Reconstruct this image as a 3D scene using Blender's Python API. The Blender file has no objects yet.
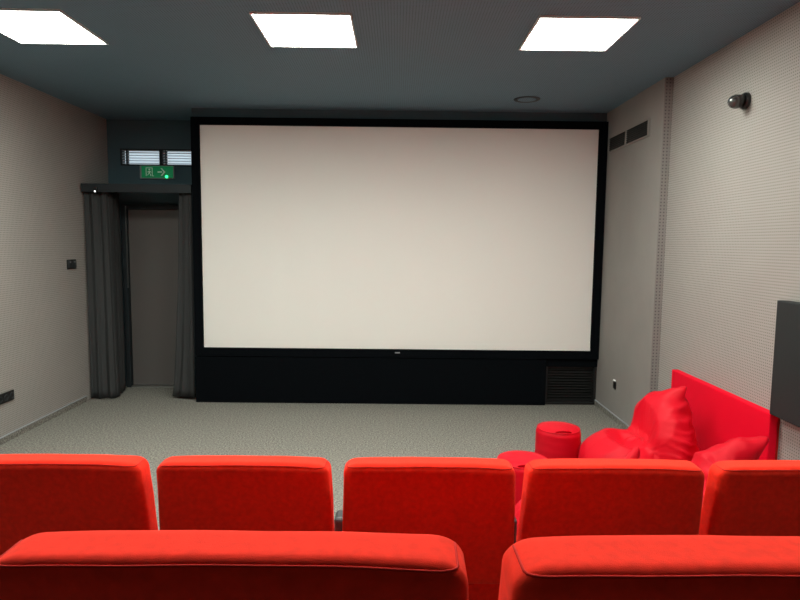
import bpy, bmesh, math, random
from mathutils import Vector, Matrix, noise
random.seed(4)
sc = bpy.context.scene
col = sc.collection
H = 1.680                      # camera height over the floor
XL, XR, XC = -3.245, 2.198, 2.13  # side walls, column face
YS, YD, YB = 6.242, 6.86, -3.0   # screen wall, door wall, back wall
ZC = 3.026

# ------------------------------------------------------------------ materials
def new_mat(name):
    m = bpy.data.materials.new(name); m.use_nodes = True
    nt = m.node_tree; b = nt.nodes['Principled BSDF']
    return m, nt, b
def plain(name, c, rough=.6, metal=0, spec=.5, bump=0, bscale=300, var=0, vscale=8, coat=0, sheen=0, emis=None, estr=0):
    m, nt, b = new_mat(name)
    b.inputs['Base Color'].default_value = (*c, 1)
    b.inputs['Roughness'].default_value = rough
    b.inputs['Metallic'].default_value = metal
    b.inputs['Specular IOR Level'].default_value = spec
    b.inputs['Coat Weight'].default_value = coat
    if sheen:
        b.inputs['Sheen Weight'].default_value = sheen
        b.inputs['Sheen Roughness'].default_value = .45
        b.inputs['Sheen Tint'].default_value = (1, .25, .18, 1)
    if emis:
        b.inputs['Emission Color'].default_value = (*emis, 1); b.inputs['Emission Strength'].default_value = estr
    tc = nt.nodes.new('ShaderNodeTexCoord')
    if var:
        n = nt.nodes.new('ShaderNodeTexNoise'); n.inputs['Scale'].default_value = vscale; n.inputs['Detail'].default_value = 5
        nt.links.new(tc.outputs['Object'], n.inputs['Vector'])
        mr = nt.nodes.new('ShaderNodeMapRange'); mr.inputs['From Min'].default_value = .3; mr.inputs['From Max'].default_value = .7
        mr.inputs['To Min'].default_value = 1-var; mr.inputs['To Max'].default_value = 1+var
        nt.links.new(n.outputs['Fac'], mr.inputs['Value'])
        mx = nt.nodes.new('ShaderNodeVectorMath'); mx.operation = 'SCALE'; mx.inputs[0].default_value = c
        nt.links.new(mr.outputs['Result'], mx.inputs['Scale']); nt.links.new(mx.outputs['Vector'], b.inputs['Base Color'])
    if bump:
        n2 = nt.nodes.new('ShaderNodeTexNoise'); n2.inputs['Scale'].default_value = bscale; n2.inputs['Detail'].default_value = 3
        nt.links.new(tc.outputs['Object'], n2.inputs['Vector'])
        bp = nt.nodes.new('ShaderNodeBump'); bp.inputs['Strength'].default_value = bump; bp.inputs['Distance'].default_value = .002
        nt.links.new(n2.outputs['Fac'], bp.inputs['Height']); nt.links.new(bp.outputs['Normal'], b.inputs['Normal'])
    return m

def perforated(name, c, hole, pitch=.018, rad=.20, axis='xy_z', rough=.75):
    """board with a square grid of drilled round holes"""
    m, nt, b = new_mat(name)
    tc = nt.nodes.new('ShaderNodeTexCoord'); sp = nt.nodes.new('ShaderNodeSeparateXYZ')
    nt.links.new(tc.outputs['Object'], sp.inputs[0])
    def M(op, a, bb=None):
        n = nt.nodes.new('ShaderNodeMath'); n.operation = op
        for i, v in enumerate((a, bb)):
            if v is None: continue
            if isinstance(v, (int, float)): n.inputs[i].default_value = v
            else: nt.links.new(v, n.inputs[i])
        return n.outputs[0]
    if axis == 'xy_z': u, w = M('ADD', sp.outputs['X'], sp.outputs['Y']), sp.outputs['Z']
    else: u, w = sp.outputs['X'], sp.outputs['Y']
    def cell(s): return M('SUBTRACT', M('FRACT', M('ADD', M('DIVIDE', s, pitch), 1000.)), .5)
    cu, cw = cell(u), cell(w)
    d = M('SQRT', M('ADD', M('MULTIPLY', cu, cu), M('MULTIPLY', cw, cw)))
    fac = M('LESS_THAN', d, rad)
    mix = nt.nodes.new('ShaderNodeMix'); mix.data_type = 'RGBA'
    nt.links.new(fac, mix.inputs['Factor'])
    n = nt.nodes.new('ShaderNodeTexNoise'); n.inputs['Scale'].default_value = 3; nt.links.new(tc.outputs['Object'], n.inputs['Vector'])
    mr = nt.nodes.new('ShaderNodeMapRange'); mr.inputs['To Min'].default_value = .95; mr.inputs['To Max'].default_value = 1.05
    nt.links.new(n.outputs['Fac'], mr.inputs['Value'])
    vs = nt.nodes.new('ShaderNodeVectorMath'); vs.operation = 'SCALE'; vs.inputs[0].default_value = c
    nt.links.new(mr.outputs['Result'], vs.inputs['Scale'])
    nt.links.new(vs.outputs['Vector'], mix.inputs[6]); mix.inputs[7].default_value = (*hole, 1)
    nt.links.new(mix.outputs[2], b.inputs['Base Color'])
    b.inputs['Roughness'].default_value = rough
    return m

def carpet(name, c1, c2, scale=72):
    m, nt, b = new_mat(name)
    tc = nt.nodes.new('ShaderNodeTexCoord')
    n = nt.nodes.new('ShaderNodeTexNoise'); n.inputs['Scale'].default_value = scale; n.inputs['Detail'].default_value = 4; n.inputs['Roughness'].default_value = .8
    nt.links.new(tc.outputs['Object'], n.inputs['Vector'])
    r = nt.nodes.new('ShaderNodeValToRGB'); r.color_ramp.elements[0].position = .40; r.color_ramp.elements[1].position = .60
    r.color_ramp.elements[0].color = (*c1, 1); r.color_ramp.elements[1].color = (*c2, 1)
    nt.links.new(n.outputs['Fac'], r.inputs['Fac']); nt.links.new(r.outputs['Color'], b.inputs['Base Color'])
    bp = nt.nodes.new('ShaderNodeBump'); bp.inputs['Strength'].default_value = .5; bp.inputs['Distance'].default_value = .004
    nt.links.new(n.outputs['Fac'], bp.inputs['Height']); nt.links.new(bp.outputs['Normal'], b.inputs['Normal'])
    b.inputs['Roughness'].default_value = .95; b.inputs['Specular IOR Level'].default_value = .15
    return m

M_ = {}
M_['wall'] = perforated('perforated_grey_wall', (.355, .328, .305), (.11, .10, .09))
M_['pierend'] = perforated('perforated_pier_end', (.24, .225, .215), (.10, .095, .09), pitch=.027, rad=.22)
M_['plainwall'] = plain('painted_grey_wall', (.27, .25, .235), .75, bump=.15, var=.05, vscale=3)
M_['ceil'] = perforated('perforated_dark_ceiling', (.13, .225, .29), (.05, .08, .10), axis='x_y')
M_['dark'] = plain('dark_blue_wall', (.072, .125, .150), .75, bump=.1, spec=.3)
M_['black'] = plain('black_velvet', (.0022, .0032, .0045), .9, spec=.06)
M_['grille'] = plain('black_grille_metal', (.012, .012, .012), .5, spec=.4)
M_['carpet'] = carpet('grey_carpet', (.10, .095, .083), (.325, .305, .268))
M_['screen'] = plain('projection_screen', (.86, .838, .80), .9, spec=.1)
M_['fabric'] = plain('red_suede', (.86, .027, .010), .85, spec=.15, bump=.25, bscale=900, var=.09, vscale=60, sheen=.18)
M_['piping'] = plain('dark_red_piping', (.50, .014, .008), .8, spec=.2)
M_['leather'] = plain('red_leatherette', (.62, .002, .014), .52, spec=.17, bump=.15, bscale=700)
M_['redboard'] = plain('red_padded_board', (.80, .0015, .022), .7, spec=.12, bump=.1)
M_['curtain'] = plain('charcoal_curtain', (.042, .044, .045), .8, spec=.25, bump=.2, bscale=500)
M_['frame'] = plain('charcoal_frame', (.020, .026, .030), .55, spec=.3)
M_['door'] = plain('grey_door_leaf', (.12, .11, .105), .45, spec=.5)
M_['alu'] = plain('aluminium', (.55, .55, .55), .35, metal=1)
M_['plastic'] = plain('black_plastic', (.01, .01, .01), .35)
M_['gloss'] = plain('glossy_black', (.006, .006, .006), .08, coat=1)
M_['armrest'] = plain('dark_grey_plastic', (.03, .033, .036), .4)
M_['white'] = plain('white_plastic', (.8, .8, .8), .4)
M_['panel'] = plain('dark_grey_panel', (.020, .023, .024), .6, spec=.25, bump=.15)
M_['lamp'] = plain('lit_diffuser', (.9, .9, .9), .5, emis=(.985, 1.03, .935), estr=15)
_m = M_['lamp']; _nt = _m.node_tree; _b = _nt.nodes['Principled BSDF']   # prismatic diffuser: more light straight down than sideways
_g = _nt.nodes.new('ShaderNodeNewGeometry'); _d = _nt.nodes.new('ShaderNodeVectorMath'); _d.operation = 'DOT_PRODUCT'
_nt.links.new(_g.outputs['Incoming'], _d.inputs[0]); _nt.links.new(_g.outputs['Normal'], _d.inputs[1])
_r = _nt.nodes.new('ShaderNodeMapRange'); _r.inputs['To Min'].default_value = 8.5; _r.inputs['To Max'].default_value = 18.5
_nt.links.new(_d.outputs['Value'], _r.inputs['Value']); _nt.links.new(_r.outputs['Result'], _b.inputs['Emission Strength'])
M_['lampframe'] = plain('white_lamp_frame', (.7, .7, .7), .4)
M_['daylight'] = plain('bright_pane', (.7, .8, .85), .3, emis=(.72, .86, .95), estr=.27)
M_['slat'] = plain('white_blind_slat', (.75, .8, .82), .4)
M_['greensign'] = plain('green_sign_face', (.0, .22, .08), .4, emis=(.0, .5, .16), estr=.05)
M_['signwhite'] = plain('sign_symbol', (.6, .65, .55), .5, emis=(.6, .8, .65), estr=.04)
M_['led'] = plain('green_lamp', (.1, 1, .3), .4, emis=(.03, 1, .25), estr=1.2)
M_['pin'] = plain('white_light', (1, 1, 1), .4, emis=(1, 1, 1), estr=2)
M_['logo'] = plain('light_grey_badge', (.35, .36, .38), .5)
M_['clearglass'] = plain('tinted_dome', (.05, .05, .05), .04, coat=1)

# ------------------------------------------------------------------ mesh helpers
def bm_box(bm, x0, x1, y0, y1, z0, z1):
    vs = [bm.verts.new(p) for p in ((x0,y0,z0),(x1,y0,z0),(x1,y1,z0),(x0,y1,z0),(x0,y0,z1),(x1,y0,z1),(x1,y1,z1),(x0,y1,z1))]
    for f in ((0,3,2,1),(4,5,6,7),(0,1,5,4),(1,2,6,5),(2,3,7,6),(3,0,4,7)): bm.faces.new([vs[i] for i in f])
    return vs
def boxes(*bs):
    bm = bmesh.new()
    for b in bs: bm_box(bm, *b)
    return bm
def bev(bm, w, seg=2):
    bmesh.ops.bevel(bm, geom=bm.edges[:], offset=w, segments=seg, profile=.5, affect='EDGES'); return bm
def obj(name, bm, mat, parent=None, smooth=False, angle=None):
    bmesh.ops.recalc_face_normals(bm, faces=bm.faces)
    me = bpy.data.meshes.new(name); bm.to_mesh(me); bm.free()
    me.materials.append(mat)
    if smooth: me.shade_smooth() if hasattr(me, 'shade_smooth') else [setattr(p, 'use_smooth', True) for p in me.polygons]
    o = bpy.data.objects.new(name, me); col.objects.link(o)
    if parent: o.parent = parent
    return o
def thing(name, label, cat, loc=(0,0,0), rotz=0, group=None):
    o = bpy.data.objects.new(name, None); col.objects.link(o); o.empty_display_size = .1
    o.location = loc; o.rotation_euler = (0, 0, rotz)
    o['label'] = label; o['category'] = cat
    if group: o['group'] = group
    return o
def tag(o, label, cat, group=None):
    o['label'] = label; o['category'] = cat
    if group: o['group'] = group
    return o
def struct(name, bm, mat, parent=None, smooth=False):
    o = obj(name, bm, mat, parent, smooth)
    if not parent: o['kind'] = 'structure'
    return o
def round_box(w, d, h, r, nx=14, ny=6, nz=10, fn=None):
    """rounded box, elliptical corner radii r=(rx,ry,rz); fn deforms points"""
    hx, hy, hz = w/2, d/2, h/2
    def coords(half, rad, n):
        k = 6; a = [-half + rad*(1-math.cos(i/k*math.pi/2)) for i in range(k)]
        mid = [(-half+rad) + (2*half-2*rad)*i/n for i in range(n+1)]
        b = [-v for v in reversed(a)]
        return a + mid + b
    X, Y, Z = coords(hx, r[0], nx), coords(hy, r[1], ny), coords(hz, r[2], nz)
    bm = bmesh.new(); cache = {}
    def V(i, j, k):
        key = (i, j, k)
        if key not in cache:
            p = Vector((X[i], Y[j], Z[k]))
            c = Vector((max(-hx+r[0], min(hx-r[0], p.x)), max(-hy+r[1], min(hy-r[1], p.y)), max(-hz+r[2], min(hz-r[2], p.z))))
            q = Vector(((p.x-c.x)/r[0], (p.y-c.y)/r[1], (p.z-c.z)/r[2]))
            if q.length > 1e-9:
                m = max(abs(q.x), abs(q.y), abs(q.z)); q = q.normalized()
            p = Vector((c.x+q.x*r[0], c.y+q.y*r[1], c.z+q.z*r[2]))
            if fn: p = fn(p)
            cache[key] = bm.verts.new(p)
        return cache[key]
    a, b, c = len(X), len(Y), len(Z)
    def quad(*k):
        try: bm.faces.new([V(*q) for q in k])
        except ValueError: pass
    for i in range(a-1):
        for j in range(b-1):
            for k in (0, c-1): quad((i,j,k),(i+1,j,k),(i+1,j+1,k),(i,j+1,k))
    for i in range(a-1):
        for k in range(c-1):
            for j in (0, b-1): quad((i,j,k),(i+1,j,k),(i+1,j,k+1),(i,j,k+1))
    for j in range(b-1):
        for k in range(c-1):
            for i in (0, a-1): quad((i,j,k),(i,j+1,k),(i,j+1,k+1),(i,j,k+1))
    return bm
def tube(bm, pts, r, seg=8, closed=False):
    pts = [Vector(p) for p in pts]; n = len(pts); rings = []
    up = Vector((0, 0, 1))
    prev = None
    for i, p in enumerate(pts):
        if closed: t = (pts[(i+1) % n]-pts[i-1]).normalized()
        else: t = (pts[min(i+1, n-1)]-pts[max(i-1, 0)]).normalized()
        if prev is None:
            a = t.cross(up)
            if a.length < .1: a = t.cross(Vector((1, 0, 0)))
        else: a = prev - t*prev.dot(t)
        a.normalize(); prev = a; b = t.cross(a)
        rings.append([bm.verts.new(p + (a*math.cos(s*2*math.pi/seg) + b*math.sin(s*2*math.pi/seg))*r) for s in range(seg)])
    for i in range(n if closed else n-1):
        A, B = rings[i], rings[(i+1) % n]
        for s in range(seg): bm.faces.new((A[s], A[(s+1) % seg], B[(s+1) % seg], B[s]))
    if not closed:
        bm.faces.new(rings[0]); bm.faces.new(list(reversed(rings[-1])))
    return bm
def lathe(bm, prof, seg=32, M=None):
    """prof: (radius, height) list; axis z; M places it"""
    M = M or Matrix()
    rings = []
    for r, z in prof:
        if r < 1e-6: rings.append([bm.verts.new(M @ Vector((0, 0, z)))])
        else: rings.append([bm.verts.new(M @ Vector((r*math.cos(2*math.pi*s/seg), r*math.sin(2*math.pi*s/seg), z))) for s in range(seg)])
    for A, B in zip(rings, rings[1:]):
        for s in range(seg):
            t = (s+1) % seg
            if len(A) == 1 and len(B) == 1: continue
            if len(A) == 1: bm.faces.new((A[0], B[s], B[t]))
            elif len(B) == 1: bm.faces.new((A[s], A[t], B[0]))
            else: bm.faces.new((A[s], A[t], B[t], B[s]))
    return bm
def flat_poly(bm, pts, M, t):
    """extruded polygon: pts in (u,v), thickness t"""
    a = [bm.verts.new(M @ Vector((u, v, 0))) for u, v in pts]
    b = [bm.verts.new(M @ Vector((u, v, t))) for u, v in pts]
    bm.faces.new(a); bm.faces.new(list(reversed(b)))
    for i in range(len(pts)): bm.faces.new((a[i], a[(i+1) % len(pts)], b[(i+1) % len(pts)], b[i]))

# ------------------------------------------------------------------ setting
struct('floor', boxes((XL-.1, XR+.1, YB, YD+.3, -.1, 0)), M_['carpet'])
struct('ceiling', boxes((XL-.1, XR+.1, YB, YD+.3, ZC, ZC+.1)), M_['ceil'])
struct('wall_left', boxes((XL-.1, XL, YB, YD, 0, ZC)), M_['wall'])
struct('wall_right', boxes((XR, XR+.1, YB, 4.95, 0, ZC)), M_['wall'])
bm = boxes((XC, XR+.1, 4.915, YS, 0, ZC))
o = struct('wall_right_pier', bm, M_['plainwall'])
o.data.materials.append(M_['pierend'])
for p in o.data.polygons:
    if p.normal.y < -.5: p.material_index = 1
struct('wall_back', boxes((XL-.1, XR+.1, YB-.1, YB, 0, ZC)), M_['plainwall'])
# wall behind the door alcove, with the door opening and the transom opening
DX0, DX1, DZ = -3.09, -2.36, 2.09
WX0, WX1, WZ0, WZ1 = -3.085, -2.215, 2.532, 2.695
struct('wall_front', boxes((XL-.1, DX0, YD, YD+.12, 0, ZC), (DX1, -2.0, YD, YD+.12, 0, WZ0), (DX1, -2.0, YD, YD+.12, WZ1, ZC), (DX0, DX1, YD, YD+.12, DZ, WZ0),
                           (DX0, DX1, YD, YD+.12, WZ1, ZC), (-2.2, -2.1, YD, YD+.12, WZ0, WZ1)), M_['dark'])
# false wall that carries the screen, with a recess for the floor grille
GX0, GX1, GZ0, GZ1 = 1.592, 2.122, .022, .405
struct('wall_screen', boxes((-2.09, GX0, YS, YD, 0, ZC), (GX0, XC, YS, YD, GZ1, ZC), (GX0, XC, YS+.15, YD, 0, GZ1),
                            (GX1, XC, YS+.01, YS+.15, 0, GZ1), (GX0, GX1, YS+.02, YS+.15, 0, GZ0)), M_['dark'])
struct('floor_step', boxes((-1.95, XR-.0, YB, 1.42, 0, .325)), M_['carpet'])
for nm, x0, x1, y0, y1 in (('baseboard_left', XL, XL+.012, YB, 6.2), ('baseboard_right', XR-.012, XR, 1.42, 4.915), ('baseboard_pier', XC-.012, XC, 4.915, YS)):
    b = struct(nm, boxes((x0, x1, y0, y1, 0, .052)), M_['carpet'])
    a = obj('edge_strip', boxes((x0-(.002 if x0 > 0 else 0), x1+(.002 if x0 < 0 else 0), y0, y1, .052, .059)), M_['logo'], b)
# white transom windows, louvred
for i, (x0, x1) in enumerate(((WX0, -2.660), (-2.630, WX1))):
    yy = YD+.0
    fr = boxes((x0-.012, x0+.004, yy-.012, yy+.1, WZ0-.004, WZ1+.004), (x1-.004, x1+.012, yy-.012, yy+.1, WZ0-.004, WZ1+.004),
               (x0-.012, x1+.012, yy-.012, yy+.1, WZ1-.004, WZ1+.012), (x0-.012, x1+.012, yy-.012, yy+.1, WZ0-.012, WZ0+.004))
    w = struct('window_%d' % (i+1), fr, M_['frame'])
    obj('pane', boxes((x0+.004, x1-.004, yy+.07, yy+.08, WZ0+.004, WZ1-.004)), M_['daylight'], w)
    bm = bmesh.new(); n = 6
    for k in range(n):
        z = WZ0+.012+(WZ1-WZ0-.018)*k/(n-1)
        vs = bm_box(bm, x0+.004, x1-.004, yy+.0, yy+.045, z-.002, z+.002)
        for v in vs: v.co.z += (v.co.y-yy)*.30
    obj('louvre', bm, M_['slat'], w)
    xm = x0+.055 if i == 0 else x0+.035
    obj('mullion', boxes((xm-(.008, .004)[i], xm+(.008, .004)[i], yy-.008, yy+.04, WZ0, WZ1)), M_['frame'], w)

# door in the alcove
d = struct('door_1', boxes((DX0, DX0+.05, YD-.05, YD+.1, 0, DZ), (DX1-.05, DX1, YD-.05, YD+.1, 0, DZ), (DX0+.05, DX1-.05, YD-.05, YD+.1, DZ-.05, DZ)), M_['frame'])
obj('door_leaf', bev(boxes((DX0+.055, DX1-.055, YD+.0, YD+.045, .02, DZ-.055)), .002, 1), M_['door'], d)
obj('threshold', boxes((DX0+.05, DX1-.05, YD-.04, YD+.05, 0, .018)), M_['alu'], d)
obj('edge_strip', boxes((DX0+.046, DX0+.056, YD-.056, YD-.048, 1.15, DZ-.02)), M_['alu'], d)
# alcove head
t = thing('curtain_pelmet', 'long dark pelmet board above the doorway curtains', 'pelmet', (-2.67, 6.275, 2.175))
obj('board', boxes((-.555, .565, -.055, -.03, 0, .085), (-.555, .565, -.03, .5, .065, .085)), M_['frame'], t)
b = obj('sensor', bev(boxes((-.425, -.385, -.075, -.05, -.012, .045)), .004, 2), M_['plastic'], t)
b['label'] = 'tiny black sensor'
bm = bmesh.new(); lathe(bm, [(0, 0), (.007, 0), (.005, .004), (0, .005)], 12, Matrix.Translation((-.405, -.075, .005)) @ Matrix.Rotation(math.radians(90), 4, 'X'))
obj('pin_light', bm, M_['pin'], b, True)
obj('curtain_track', boxes((-.56, .55, -.02, .01, .03, .05)), M_['grille'], t)

def curtain(path, path_top, z0, z1, name, label, amp=.018, wl=.07, seed=0):
    """hanging cloth that follows a floor path with folds"""
    A = [Vector((a, b, 0)) for a, b in path]; B = [Vector((a, b, 0)) for a, b in path_top]
    L = [0]
    for a, b in zip(A, A[1:]): L.append(L[-1]+(b-a).length)
    cur = [0.]
    def at(s):
        w_ = cur[0]**.6
        pts = [a.lerp(b, w_) for a, b in zip(A, B)]
        for i in range(len(L)-1):
            if s <= L[i+1] or i == len(L)-2:
                t = (s-L[i])/(L[i+1]-L[i]); d_ = (pts[i+1]-pts[i]).normalized()
                return pts[i].lerp(pts[i+1], t), Vector((-d_.y, d_.x, 0))
    n = int(L[-1]/.006); nz = 24; bm = bmesh.new(); g = []
    for k in range(nz+1):
        z = z0+(z1-z0)*k/nz; row = []; cur[0] = k/nz
        for i in range(n+1):
            s = L[-1]*i/n
            s1 = min(max(s, 0), L[-1])
            p = sum((at(min(max(s1+e, 0), L[-1]))[0] for e in (-.03, -.015, 0, .015, .03)), Vector())/5
            nr = sum((at(min(max(s1+e, 0), L[-1]))[1] for e in (-.03, 0, .03)), Vector()).normalized()
            ph = 2*math.pi*s/wl + 2.2*noise.noise(Vector((s*6, z*.35, seed)))
            a = amp*(.75+.5*noise.noise(Vector((s*4, z*.5, seed+5))))*(1.0+.25*(1-k/nz))
            p = p + nr*(a*math.sin(ph)+a*.3*math.sin(2.3*ph+z))
            row.append(bm.verts.new((p.x, p.y, z)))
        g.append(row)
    for k in range(nz):
        for i in range(n): bm.faces.new((g[k][i], g[k][i+1], g[k+1][i+1], g[k+1][i]))
    o = obj(name, bm, M_['curtain'], None, True)
    md = o.modifiers.new('t', 'SOLIDIFY'); md.thickness = .003
    tag(o, label, 'curtain', 'doorway curtains')
    return o
curtain([(-3.232, 6.262), (-2.965, 6.31), (-3.02, 6.48), (-3.085, 6.72)], [(-3.225, 6.262), (-2.99, 6.31), (-3.03, 6.48), (-3.075, 6.72)], .012, 2.20, 'curtain', 'charcoal curtain gathered on the doorway side next to the grey wall', .020, .125, 1)
curtain([(-2.12, 6.275), (-2.37, 6.31), (-2.375, 6.58)], [(-2.115, 6.275), (-2.255, 6.30), (-2.29, 6.58)], .028, 2.20, 'curtain', 'charcoal curtain gathered on the doorway side next to the screen', .016, .12, 2)

# exit sign
t = thing('exit_sign', 'small green running man exit sign with arrow above the doorway', 'sign', (-2.686, YD-.001, 2.448))
obj('housing', bev(boxes((-.192, .192, -.035, 0, -.073, .073)), .006, 2), M_['logo'], t)
obj('sign_face', boxes((-.168, .183, -.040, -.034, -.062, .066)), M_['greensign'], t)
Mx = Matrix.Translation((0, -.0402, 0)) @ Matrix.Rotation(math.radians(90), 4, 'X')   # (u,v)->(x,z), out of the wall = -y
def sh(polys, name, mat):
    bm = bmesh.new()
    for pl in polys: flat_poly(bm, pl, Mx, .002)
    return obj(name, bm, mat, t)
def rect(u0, u1, v0, v1): return [(u0, v0), (u1, v0), (u1, v1), (u0, v1)]
sh([rect(-.120, -.113, -.045, .050), rect(-.113, -.045, .043, .050), rect(-.052, -.045, -.045, .043), rect(-.045, -.030, -.045, -.038)], 'doorway_symbol', M_['signwhite'])
sh([[(-.080+.010*math.cos(a*math.pi/5), .028+.010*math.sin(a*math.pi/5)) for a in range(10)],
    [(-.088, .014), (-.070, .012), (-.074, -.014), (-.090, -.012)], [(-.076, .012), (-.056, .002), (-.058, -.004), (-.076, .003)],
    [(-.088, .014), (-.104, .002), (-.102, -.004), (-.086, .006)], [(-.082, -.012), (-.074, -.014), (-.062, -.028), (-.062, -.043), (-.070, -.043), (-.070, -.030)],
    [(-.090, -.010), (-.082, -.014), (-.094, -.032), (-.106, -.036), (-.106, -.029), (-.097, -.027)]], 'running_man_symbol', M_['signwhite'])
sh([rect(.012, .060, -.006, .010), [(.045, .044), (.060, .044), (.098, .002), (.060, -.040), (.045, -.040), (.078, .002)]], 'arrow_symbol', M_['signwhite'])
bm = bmesh.new(); lathe(bm, [(0, 0), (.017, 0), (.014, .008), (0, .010)], 16, Matrix.Translation((.110, -.040, -.048)) @ Matrix.Rotation(math.radians(90), 4, 'X'))
obj('status_lamp', bm, M_['led'], t, True)
# door sensor with pin light
# ------------------------------------------------------------------ projection screen
SX0, SX1, SZ0, SZ1 = -1.9985, 2.0406, .583, 2.854
t = thing('projection_screen', 'huge blank white projection screen in a black frame', 'projection screen', (0.021, YS, .497))
ox, oz = .021, .497
obj('screen_surface', boxes((SX0-ox-.005, SX1-ox+.005, -.035, -.02, SZ0-oz-.005, SZ1-oz+.005)), M_['screen'], t)
fx0, fx1, fz0, fz1 = -2.083-ox, 2.1285-ox, 0, 2.93-oz
obj('screen_frame', boxes((fx0, SX0-ox, -.06, -.001, fz0, fz1), (SX1-ox, fx1, -.06, -.001, fz0, fz1),
    (SX0-ox, SX1-ox, -.06, -.001, fz0, SZ0-oz), (SX0-ox, SX1-ox, -.06, -.001, SZ1-oz, fz1)), M_['black'], t)
bm = boxes((-.026, .026, -.063, -.060, .046, .058))
obj('badge', bm, M_['logo'], t)
# black skirt below the screen
tag(obj('screen_skirt', bev(boxes((-2.088, 1.585, YS-.055, YS-.001, 0, .488), (1.586, 2.128, YS-.03, YS-.001, .409, .488)), .004, 2), M_['black']), 'plain black skirting board filling the wall under the screen', 'panel')
# floor grille
t = thing('floor_grille', 'black slatted ventilation grille low in the corner under the screen', 'vent', ((GX0+GX1)/2, YS+.012, GZ0))
w2 = (GX1-GX0)/2; hh = GZ1-GZ0
obj('grille_frame', boxes((-w2+.001, -w2+.018, -.030, .06, 0.001, hh-.001), (w2-.018, w2+.004, -.030, -.014, -.02, hh-.001), (w2-.018, w2-.001, -.014, .06, .001, hh-.001), (-w2+.001, w2-.018, -.030, -.014, -.02, .0), (-w2+.018, w2-.018, -.008, .06, .001, .016), (-w2+.018, w2-.018, -.008, .06, hh-.016, hh-.001)), M_['grille'], t)
bm = bmesh.new(); n = 12
for k in range(n):
    z = .03+(hh-.06)*k/(n-1)
    for v in bm_box(bm, -w2+.018, w2-.018, 0, .045, z-.0045, z+.0045): v.co.z += (v.co.y)*.35
obj('slats', bm, M_['grille'], t)

# ------------------------------------------------------------------ right wall items
# double air grille; runs slightly tilted in the wall like the photo's
t = thing('air_vent', 'pale two-part slatted air vent high on the pier wall', 'vent', (XC-.001, 5.66, 2.685))
y0, y1, h0 = -.50, .47, .075
obj('vent_frame', boxes((-.012, 0, y0, y1, h0-.012, h0), (-.012, 0, y0, y1, -h0, -h0+.012), (-.012, 0, y0, y0+.03, -h0+.012, h0-.012), (-.012, 0, y1-.02, y1, -h0+.012, h0-.012),
    (-.012, 0, .0, .035, -h0+.012, h0-.012)), M_['plainwall'], t)
obj('vent_backing', boxes((-.003, 0, y0+.03, y1-.02, -h0+.012, h0-.012)), M_['plastic'], t)
bm = bmesh.new(); 
for k in range(7):
    z = -h0+.022+k*(2*h0-.044)/6
    for (a, b) in ((y0+.03, 0), (.035, y1-.02)):
        for v in bm_box(bm, -.011, -.003, a, b, z-.003, z+.003): v.co.z -= (v.co.x)*.5
obj('slats', bm, M_['grille'], t)
# security camera
t = thing('security_camera', 'black dome security camera sticking out of the perforated wall', 'camera', (XR-.001, 3.87, 2.60))
RX = Matrix.Rotation(math.radians(-90), 4, 'Y')
bm = bmesh.new(); lathe(bm, [(0, 0), (.052, 0), (.052, .018), (.046, .026), (0, .026)], 32, RX); obj('mounting_plate', bm, M_['plastic'], t, False)
ax = Matrix.Translation((-.02, 0, 0)) @ Matrix.Rotation(math.radians(-98), 4, 'Y') @ Matrix.Rotation(math.radians(12), 4, 'X')
bm = bmesh.new(); lathe(bm, [(0, 0), (.036, 0), (.036, .02), (.042, .03), (.044, .060), (.042, .064), (0, .064)], 32, ax); obj('camera_body', bm, M_['plastic'], t, True)
bm = bmesh.new(); lathe(bm, [(.041, .060)]+[(.041*math.cos(a*math.pi/16), .064+.040*math.sin(a*math.pi/16)) for a in range(8)]+[(0, .104)], 32, ax); obj('lens_dome', bm, M_['clearglass'], t, True)
# red board along the right wall
PX = XR-.062
t = thing('padded_board', 'low bright red padded board standing against the perforated wall', 'panel', (XR-.032, 3.93, 0))
obj('pad', bev(boxes((-.036, .016, -.61, .61, .0, .742)), .008, 3), M_['redboard'], t)
obj('backing_board', boxes((.016, .031, -.60, .60, 0, .732)), M_['piping'], t)
# dark grey panel above it
t = thing('wall_panel', 'dark grey rectangular panel hung on the perforated wall', 'panel', (XR-.001, 2.955, 1.066))
obj('panel_front', bev(boxes((-.075, -.012, -.36, .36, -.324, .324)), .006, 2), M_['panel'], t)
obj('mounting_frame', boxes((-.012, 0, -.33, .33, -.29, .29)), M_['plastic'], t)
# small socket on the pier
t = thing('wall_socket', 'small black socket with a white top low on the pier wall', 'socket', (XC-.001, 5.69, .348))
obj('socket_plate', bev(boxes((-.010, 0, -.03, .03, -.042, .030)), .003, 2), M_['plastic'], t)
obj('white_plug', bev(boxes((-.018, 0, -.018, .018, .030, .048)), .004, 2), M_['white'], t)
# left wall socket and switch
def left_plate(y0, y1, z0, z1, name, label, cat, n):
    t = thing(name, label, cat, (XL+.001, (y0+y1)/2, (z0+z1)/2)); w, h = (y1-y0)/2, (z1-z0)/2
    obj('plate', bev(boxes((0, .012, -w, w, -h, h)), .003, 2), M_['plastic'], t)
    for k in range(n):
        c = -w+(k+.5)*2*w/n
        if cat == 'socket':
            bm = bmesh.new(); lathe(bm, [(.026, .012), (.026, .017), (.021, .018), (.019, .010), (0, .010)], 24, Matrix.Translation((0, c, 0)) @ Matrix.Rotation(math.radians(90), 4, 'Y'))
            obj('socket_ring', bm, M_['armrest'], t, False)
        else:
            o = obj('rocker', bev(boxes((.011, .018, c-.034, c+.034, -.034, .034)), .002, 2), M_['armrest'], t)
            obj('indicator', boxes((.018, .0185, c-.01, c+.012, .018, .026)), M_['logo'], o)
left_plate(4.80, 5.02, .330, .415, 'wall_socket', 'black double socket low on the grey wall near the baseboard', 'socket', 3)
left_plate(5.93, 6.09, 1.395, 1.49, 'light_switch', 'black double light switch on the grey wall beside the doorway', 'switch', 2)

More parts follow.
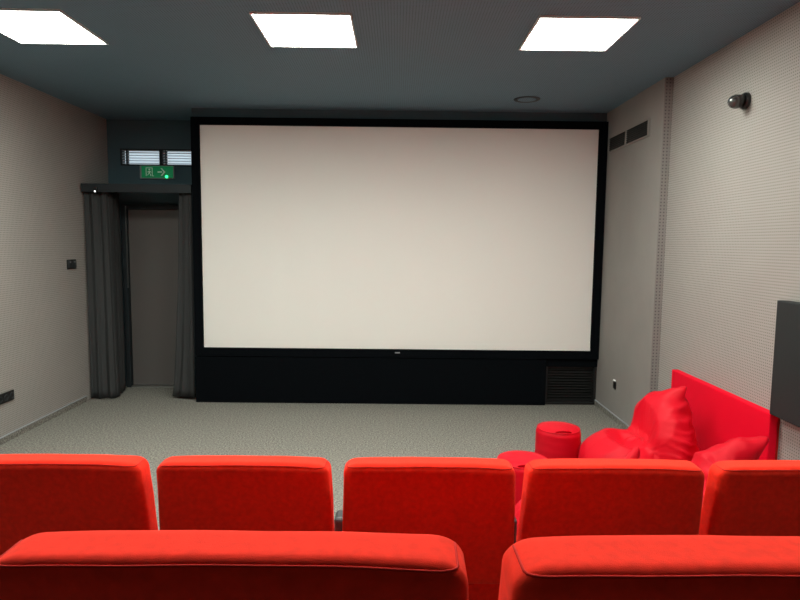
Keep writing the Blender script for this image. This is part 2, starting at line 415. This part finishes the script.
# ------------------------------------------------------------------ ceiling
t = thing('ceiling_speaker', 'round dark grille flush in the ceiling before the screen', 'ceiling speaker', (1.195, 5.70, ZC))
bm = bmesh.new(); lathe(bm, [(.085, -.004), (.115, -.006), (.122, -.001), (.122, 0)], 40); obj('rim', bm, M_['frame'], t, True)
bm = bmesh.new(); lathe(bm, [(0, -.009), (.05, -.007), (.085, -.004), (.085, 0)], 40); obj('speaker_grille', bm, M_['ceil'], t, True)
LX, LS, LY = -.8782, 1.7048, 3.6631
lamp_labels = {(0, 0): 'square lit ceiling panel nearest the grey left wall', (0, 1): 'square lit ceiling panel, middle one of the row',
               (0, 2): 'square lit ceiling panel nearest the security camera'}
first = None
def copy_tree(o, parent=None):
    c = o.copy(); col.objects.link(c); c.parent = parent
    for ch in [x for x in bpy.data.objects if x.parent == o]: copy_tree(ch, c)
    return c
def lamp():
    t = thing('ceiling_light', '', 'ceiling light', (0, 0, ZC), 0, 'lit ceiling panels')
    a = .30
    obj('lamp_frame', boxes((-a, a, -a, -a+.012, -.012, 0), (-a, a, a-.012, a, -.012, 0), (-a, -a+.012, -a+.012, a-.012, -.012, 0), (a-.012, a, -a+.012, a-.012, -.012, 0)), M_['lampframe'], t)
    obj('diffuser', boxes((-a+.012, a-.012, -a+.012, a-.012, -.009, -.002)), M_['lamp'], t)
    return t
first = lamp()
names = ['by the grey wall', 'in the middle', 'by the perforated wall']
for r in range(2):
    for k in range(3):
        o = first if (r, k) == (0, 0) else copy_tree(first)
        o.location = (LX+(k-1)*LS+.3, LY+.3-r*2.06, ZC)
        o['label'] = lamp_labels.get((r, k), 'square lit ceiling panel %s, above the seat rows, out of the picture' % names[k])
        if r: o['group'] = 'ceiling panels above the seats'

# ------------------------------------------------------------------ cinema seats
W, D, HB = .545, .093, .430
TILT = math.radians(9)
def back_fn(p):
    hz, hx, hy = HB/2, W/2, D/2
    tz = (p.z+hz)/HB
    x = p.x*(1.035-.05*tz)
    y = p.y
    fx = 1-(p.x/hx)**2; fz = 1-(2*tz-1)**2
    if p.y < 0: y -= .004*fx*fz
    else: y += .022*fx*fz
    z = p.z
    if p.z > 0: z += .006*fx*(tz*2-1)
    y *= (1.12-.17*tz)
    n = noise.noise(Vector((p.x*7, p.y*7+3, p.z*7)))*.0022
    q = Vector((x+n, y+n, z+n))
    c, s = math.cos(TILT), math.sin(TILT)
    z0 = q.z+hz                       # tilt about the lower edge
    return Vector((q.x, q.y - z0*s, .572+z0*c))
def piping_path():
    hx, hy, hz = W/2, D/2, HB/2; rx, ry, rz = .040, .020, .032
    P = []
    def corner(sx, a):  # a: 0 side, 1 rear
        ang = a*math.pi/2
        n = Vector((sx*math.cos(ang)*.70, -math.sin(ang)*.70, .714))
        return Vector((sx*(hx-rx)+n.x*rx, -hy+ry+n.y*ry, hz-rz+n.z*rz))
    for k in range(5): P.append(Vector((-(hx-rx+.70*rx), hy-ry-(2*hy-2*ry)*k/4, hz-rz+.714*rz)))
    for k in range(1, 5): P.append(corner(-1, k/4))
    n = 24
    for k in range(1, n): P.append(Vector((-(hx-rx)+2*(hx-rx)*k/n, -hy+ry-.70*ry, hz-rz+.714*rz)))
    for k in range(4, 0, -1): P.append(corner(1, k/4))
    for k in range(4, -1, -1): P.append(Vector(((hx-rx+.70*rx), hy-ry-(2*hy-2*ry)*k/4, hz-rz+.714*rz)))
    return [back_fn(p) for p in P]
def make_seat():
    t = thing('cinema_seat', '', 'cinema seat')
    b = obj('backrest', round_box(W, D, HB, (.040, .020, .032), 22, 6, 16, back_fn), M_['fabric'], t, True)
    bm = bmesh.new(); tube(bm, piping_path(), .0017); obj('piping', bm, M_['piping'], b, True)
    # lower back panel, its top roll shows as a pale line
    def low(p): 
                return Vector((p.x, p.y+.012-(z-.2)*.05, p.z+.355))
    obj('lower_back_panel', round_box(.545, .07, .42, (.02, .015, .015), 12, 3, 10, low), M_['fabric'], t, True)
    def cush(p):
        fx = 1-(p.x/.25)**2; fy = 1-(p.y/.25)**2
        return Vector((p.x, p.y+.305, p.z+.385+(.015*fx*fy if p.z > 0 else 0)))
    obj('seat_cushion', round_box(.49, .50, .13, (.03, .03, .03), 12, 12, 4, cush), M_['fabric'], t, True)
    obj('seat_base', bev(boxes((-.20, .20, .10, .42, 0, .319)), .01, 2), M_['plastic'], t)
    add_arm(t, 1)
    return t
def add_arm(t, s):
    a = obj('armrest', bev(boxes((s*.2915-.034, s*.2915+.034, .07, .56, .512, .548)), .012, 3), M_['armrest'], t)
    a.location.x += s*.0
    obj('armrest_post', bev(boxes((s*.2915-.035, s*.2915+.045, .17, .25, .546, .695)), .014, 3), M_['armrest'], a)
    obj('side_panel', bev(boxes((s*.2915-.012, s*.2915+.012, .08, .44, 0, .513)), .004, 2), M_['plastic'], a)
seat = None
PITCH = .583
rows = [  # (y, z, gap centre x, list of offsets, labels)
    (1.905, 0, -.180, [-1.5, -.5, .5, 1.5, 2.5], [
        'red suede front row cinema seat beside the grey socket wall, cut by the picture edge',
        'red suede front row cinema seat, second from the grey socket wall',
        'red suede cinema seat in the middle of the front row',
        'red suede front row cinema seat directly before the free pouf and large beanbag',
        'red suede front row cinema seat before the slumped beanbag, nearest the dark wall panel']),
    (.748, .326, .111, [-.5, .5], [
        'near red suede cinema seat whose whole wide top edge shows, left of the gap',
        'near red suede cinema seat cut off by the lower corner below the beanbags'])]
for (y, z, gx, offs, labs) in rows:
    for k, lab in zip(offs, labs):
        if seat is None: s = seat = make_seat()
        else: s = copy_tree(seat)
        s.location = (gx+k*PITCH*(1.03 if z > .1 else 1), y, z); s.scale.x = 1.03 if z > .1 else 1
        s['label'] = lab
        if z < .1 and k == 1.5: s.scale.x = 1.03; s.location.x += .002
        if z < .1 and k == 2.5: s.location.x += .008
        if z > .1 and k > 0: s.scale.y = 1.13; s.location.y -= .005; s.scale.z = 1.003
        s['group'] = 'front row of cinema seats' if z < .1 else 'near row of cinema seats'

# ------------------------------------------------------------------ poufs
def pouf(x, y, r, h, label):
    t = thing('pouf', label, 'pouf', (x, y, 0), 0, 'round red poufs')
    bm = bmesh.new(); prof = [(0, 0), (r*.9, 0), (r*.97, .01), (r, .035)]
    n = 14
    for k in range(n+1):
        zz = .04+(h-.075)*k/n
        prof.append((r*(1+.018*math.sin(math.pi*k/n)) + .0018*math.sin(k*2.4), zz))
    prof += [(r*.985, h-.018), (r*.93, h-.004)]
    lathe(bm, prof, 64)
    for v in bm.verts:
        a = noise.noise(Vector((v.co.x*9+x, v.co.y*9, v.co.z*30)))*.004
        d = Vector((v.co.x, v.co.y, 0)); 
        if d.length > .02 and .01 < v.co.z: v.co += d.normalized()*a
    obj('pouf_body', bm, M_['leather'], t, True)
    bm = bmesh.new(); lathe(bm, [(r*.93, h-.004), (r*.85, h+.004), (r*.5, h+.012), (0, h+.012)], 64)
    for v in bm.verts: v.co.z += noise.noise(Vector((v.co.x*11+x, v.co.y*11, 0)))*.006*(1-min(1, (v.co.xy.length/(r*.95))**4))
    lid = obj('pouf_top', bm, M_['leather'], t, True)
    bm = bmesh.new(); tube(bm, [(r*.94*math.cos(a*math.pi/24), r*.94*math.sin(a*math.pi/24), h-.003) for a in range(48)], .004, 6, True)
    obj('piping', bm, M_['leather'], lid, True)
    # carry handle
    bm = bmesh.new()
    pts = [(-.055, -r*.80, h+.002), (-.035, -r*.84, h+.014), (0, -r*.86, h+.017), (.035, -r*.84, h+.014), (.055, -r*.80, h+.002)]
    tube(bm, pts, .008, 8); obj('handle', bm, M_['leather'], lid, True)
    return t
pouf(1.20, 4.28, .160, .355, 'round red pouf standing free on the carpet beside the large beanbag')
pouf(.80, 3.62, .163, .355, 'round red pouf nearer the seats, half hidden by a seat back')

# ------------------------------------------------------------------ beanbags
def smin(a, b, k):
    h = max(k-abs(a-b), 0)/k
    return min(a, b)-h*h*k*.25
def beanbag(loc, label, s, lobe, body, ridge, peak, seed, rotz=0, hollow=None):
    t = thing('beanbag', label, 'beanbag', loc, rotz, 'red beanbags')
    def ell(p, c, r):
        q = Vector(((p.x-c[0])/r[0], (p.y-c[1])/r[1], (p.z-c[2])/r[2])); l = q.length
        return (l-1)*min(r)*1.0
    def cap(p, a, b, ra, rb):
        a, b = Vector(a), Vector(b); ab = b-a; h = max(0, min(1, (p-a).dot(ab)/ab.length_squared))
        return (p-a-ab*h).length-(ra+(rb-ra)*h)
    def sdf(p):
        d = ell(p, *lobe)
        d = smin(d, ell(p, *body), .05)
        for a, b, ra, rb in ridge: d = smin(d, cap(p, a, b, ra, rb), .10)
        d = smin(d, cap(p, *peak), .035)
        if hollow:                       # the dent left by whoever sat there
            q = Vector(((p.x-hollow[0])/1.0, (p.y-hollow[1])/1.35, p.z-hollow[2])).length-hollow[3]
            d = -smin(-d, q, .035)
        d = max(d, -p.z+.0)
        return d
    ctr = Vector((.06, 0, .26))
    pk = Vector(peak[1])
    crease = Vector((lobe[0][0]+.13, 0, .40))
    bm = bmesh.new(); bmesh.ops.create_icosphere(bm, subdivisions=6, radius=1)
    for v in bm.verts:
        d = v.co.normalized(); lo, hi = 0, 1.2
        for _ in range(16):
            m = (lo+hi)/2
            if sdf(ctr+d*m) < 0: lo = m
            else: hi = m
        p = ctr+d*lo
        if p.z > .03:
            # folds fan out from the peak and from the seat crease
            e = p-pk; rr = e.length
            th = math.atan2(e.y, e.x+.35*e.z); ph = math.atan2(e.z, math.hypot(e.x, e.y)+.05)
            w = noise.noise(Vector((th*2.2, rr*1.3, seed)))
            f1 = (1-abs(noise.noise(Vector((th*3.1+seed, ph*5.2, rr*1.2)))*2.2))
            c = p-crease; th2 = math.atan2(c.z, c.x)
            f2 = (1-abs(noise.noise(Vector((th2*2.6, p.y*2.5+seed, c.length*1.6)))*2.4))
            f3 = (1-abs(noise.noise(Vector((p.x*2.6, p.y*2.6+seed, p.z*15)))*2.2))
            near = math.exp(-(c.length/.26)**2)
            side = max(0, min(1, (p.x-.05)/.15))
            f4 = 1-min(1, abs(math.sin(p.z*46+4*noise.noise(Vector((p.x*4, p.y*4, seed+p.z*3)))))*1.6)
            amp = .013*f1*min(1, rr*5)*(1-.5*side)+.032*f2*near+.010*f3*side+.017*f4*side+.008*w
            p = p + d*(amp*.8-.012)*min(1, (p.z-.03)*14)
        if p.z < .004: p.z = .001
        v.co = p*s
    b = obj('bag', bm, M_['leather'], t, True)
    return t
beanbag((1.64, 3.96, 0), 'large red leatherette beanbag leaning on the red board beside the free pouf', .96,
        ((-.10, 0, .20), (.30, .36, .245)), ((.18, -.02, .32), (.205, .33, .36)),
        [((.17, .12, .56), (.24, .0, .62), .095, .11)], ((.17, .04, .60), (.295, -.05, .770), .125, .024), 3.1, 0, (-.07, -.05, .50, .145))
beanbag((1.74, 3.17, 0), 'slumped red beanbag below the near end of the red board', .95,
        ((-.10, 0, .18), (.27, .33, .23)), ((.08, 0, .24), (.27, .34, .28)),
        [((.02, .04, .50), (.16, 0, .60), .10, .075)], ((.14, -.0, .60), (.27, -.02, .655), .07, .05), 7.7)
beanbag((.985, 3.08, 0), 'red beanbag mostly hidden behind the front row, only its tip showing', .93,
        ((-.06, 0, .18), (.33, .33, .22)), ((.10, 0, .22), (.27, .32, .25)),
        [((.10, .04, .36), (.24, 0, .46), .09, .06)], ((.23, 0, .46), (.32, 0, .655), .06, .024), 12.3)

# ------------------------------------------------------------------ camera and colour
cam = bpy.data.cameras.new('camera'); co = bpy.data.objects.new('camera', cam); col.objects.link(co)
F = Vector((0.00683577, 0.99562987, -0.09313669)); R = Vector((0.99992495, -0.00585871, 0.01075998)); U = Vector((-0.01016729, 0.09320325, 0.99559519))
mw = Matrix(((R.x, U.x, -F.x, 0), (R.y, U.y, -F.y, 0), (R.z, U.z, -F.z, H), (0, 0, 0, 1)))
co.matrix_world = mw
cam.sensor_width = 36; cam.lens = 27.0; cam.clip_start = .02
sc.camera = co
w = bpy.data.worlds.new('world'); sc.world = w; w.use_nodes = True
w.node_tree.nodes['Background'].inputs['Color'].default_value = (0, 0, 0, 1)
vs = sc.view_settings
vs.view_transform = 'Standard'; vs.look = 'None'; vs.gamma = 1; vs.use_curve_mapping = False
vs.exposure = 1.3
sc.cycles.use_denoising = True
sc.cycles.max_bounces = 8; sc.cycles.diffuse_bounces = 5
sc.cycles.sample_clamp_indirect = 6
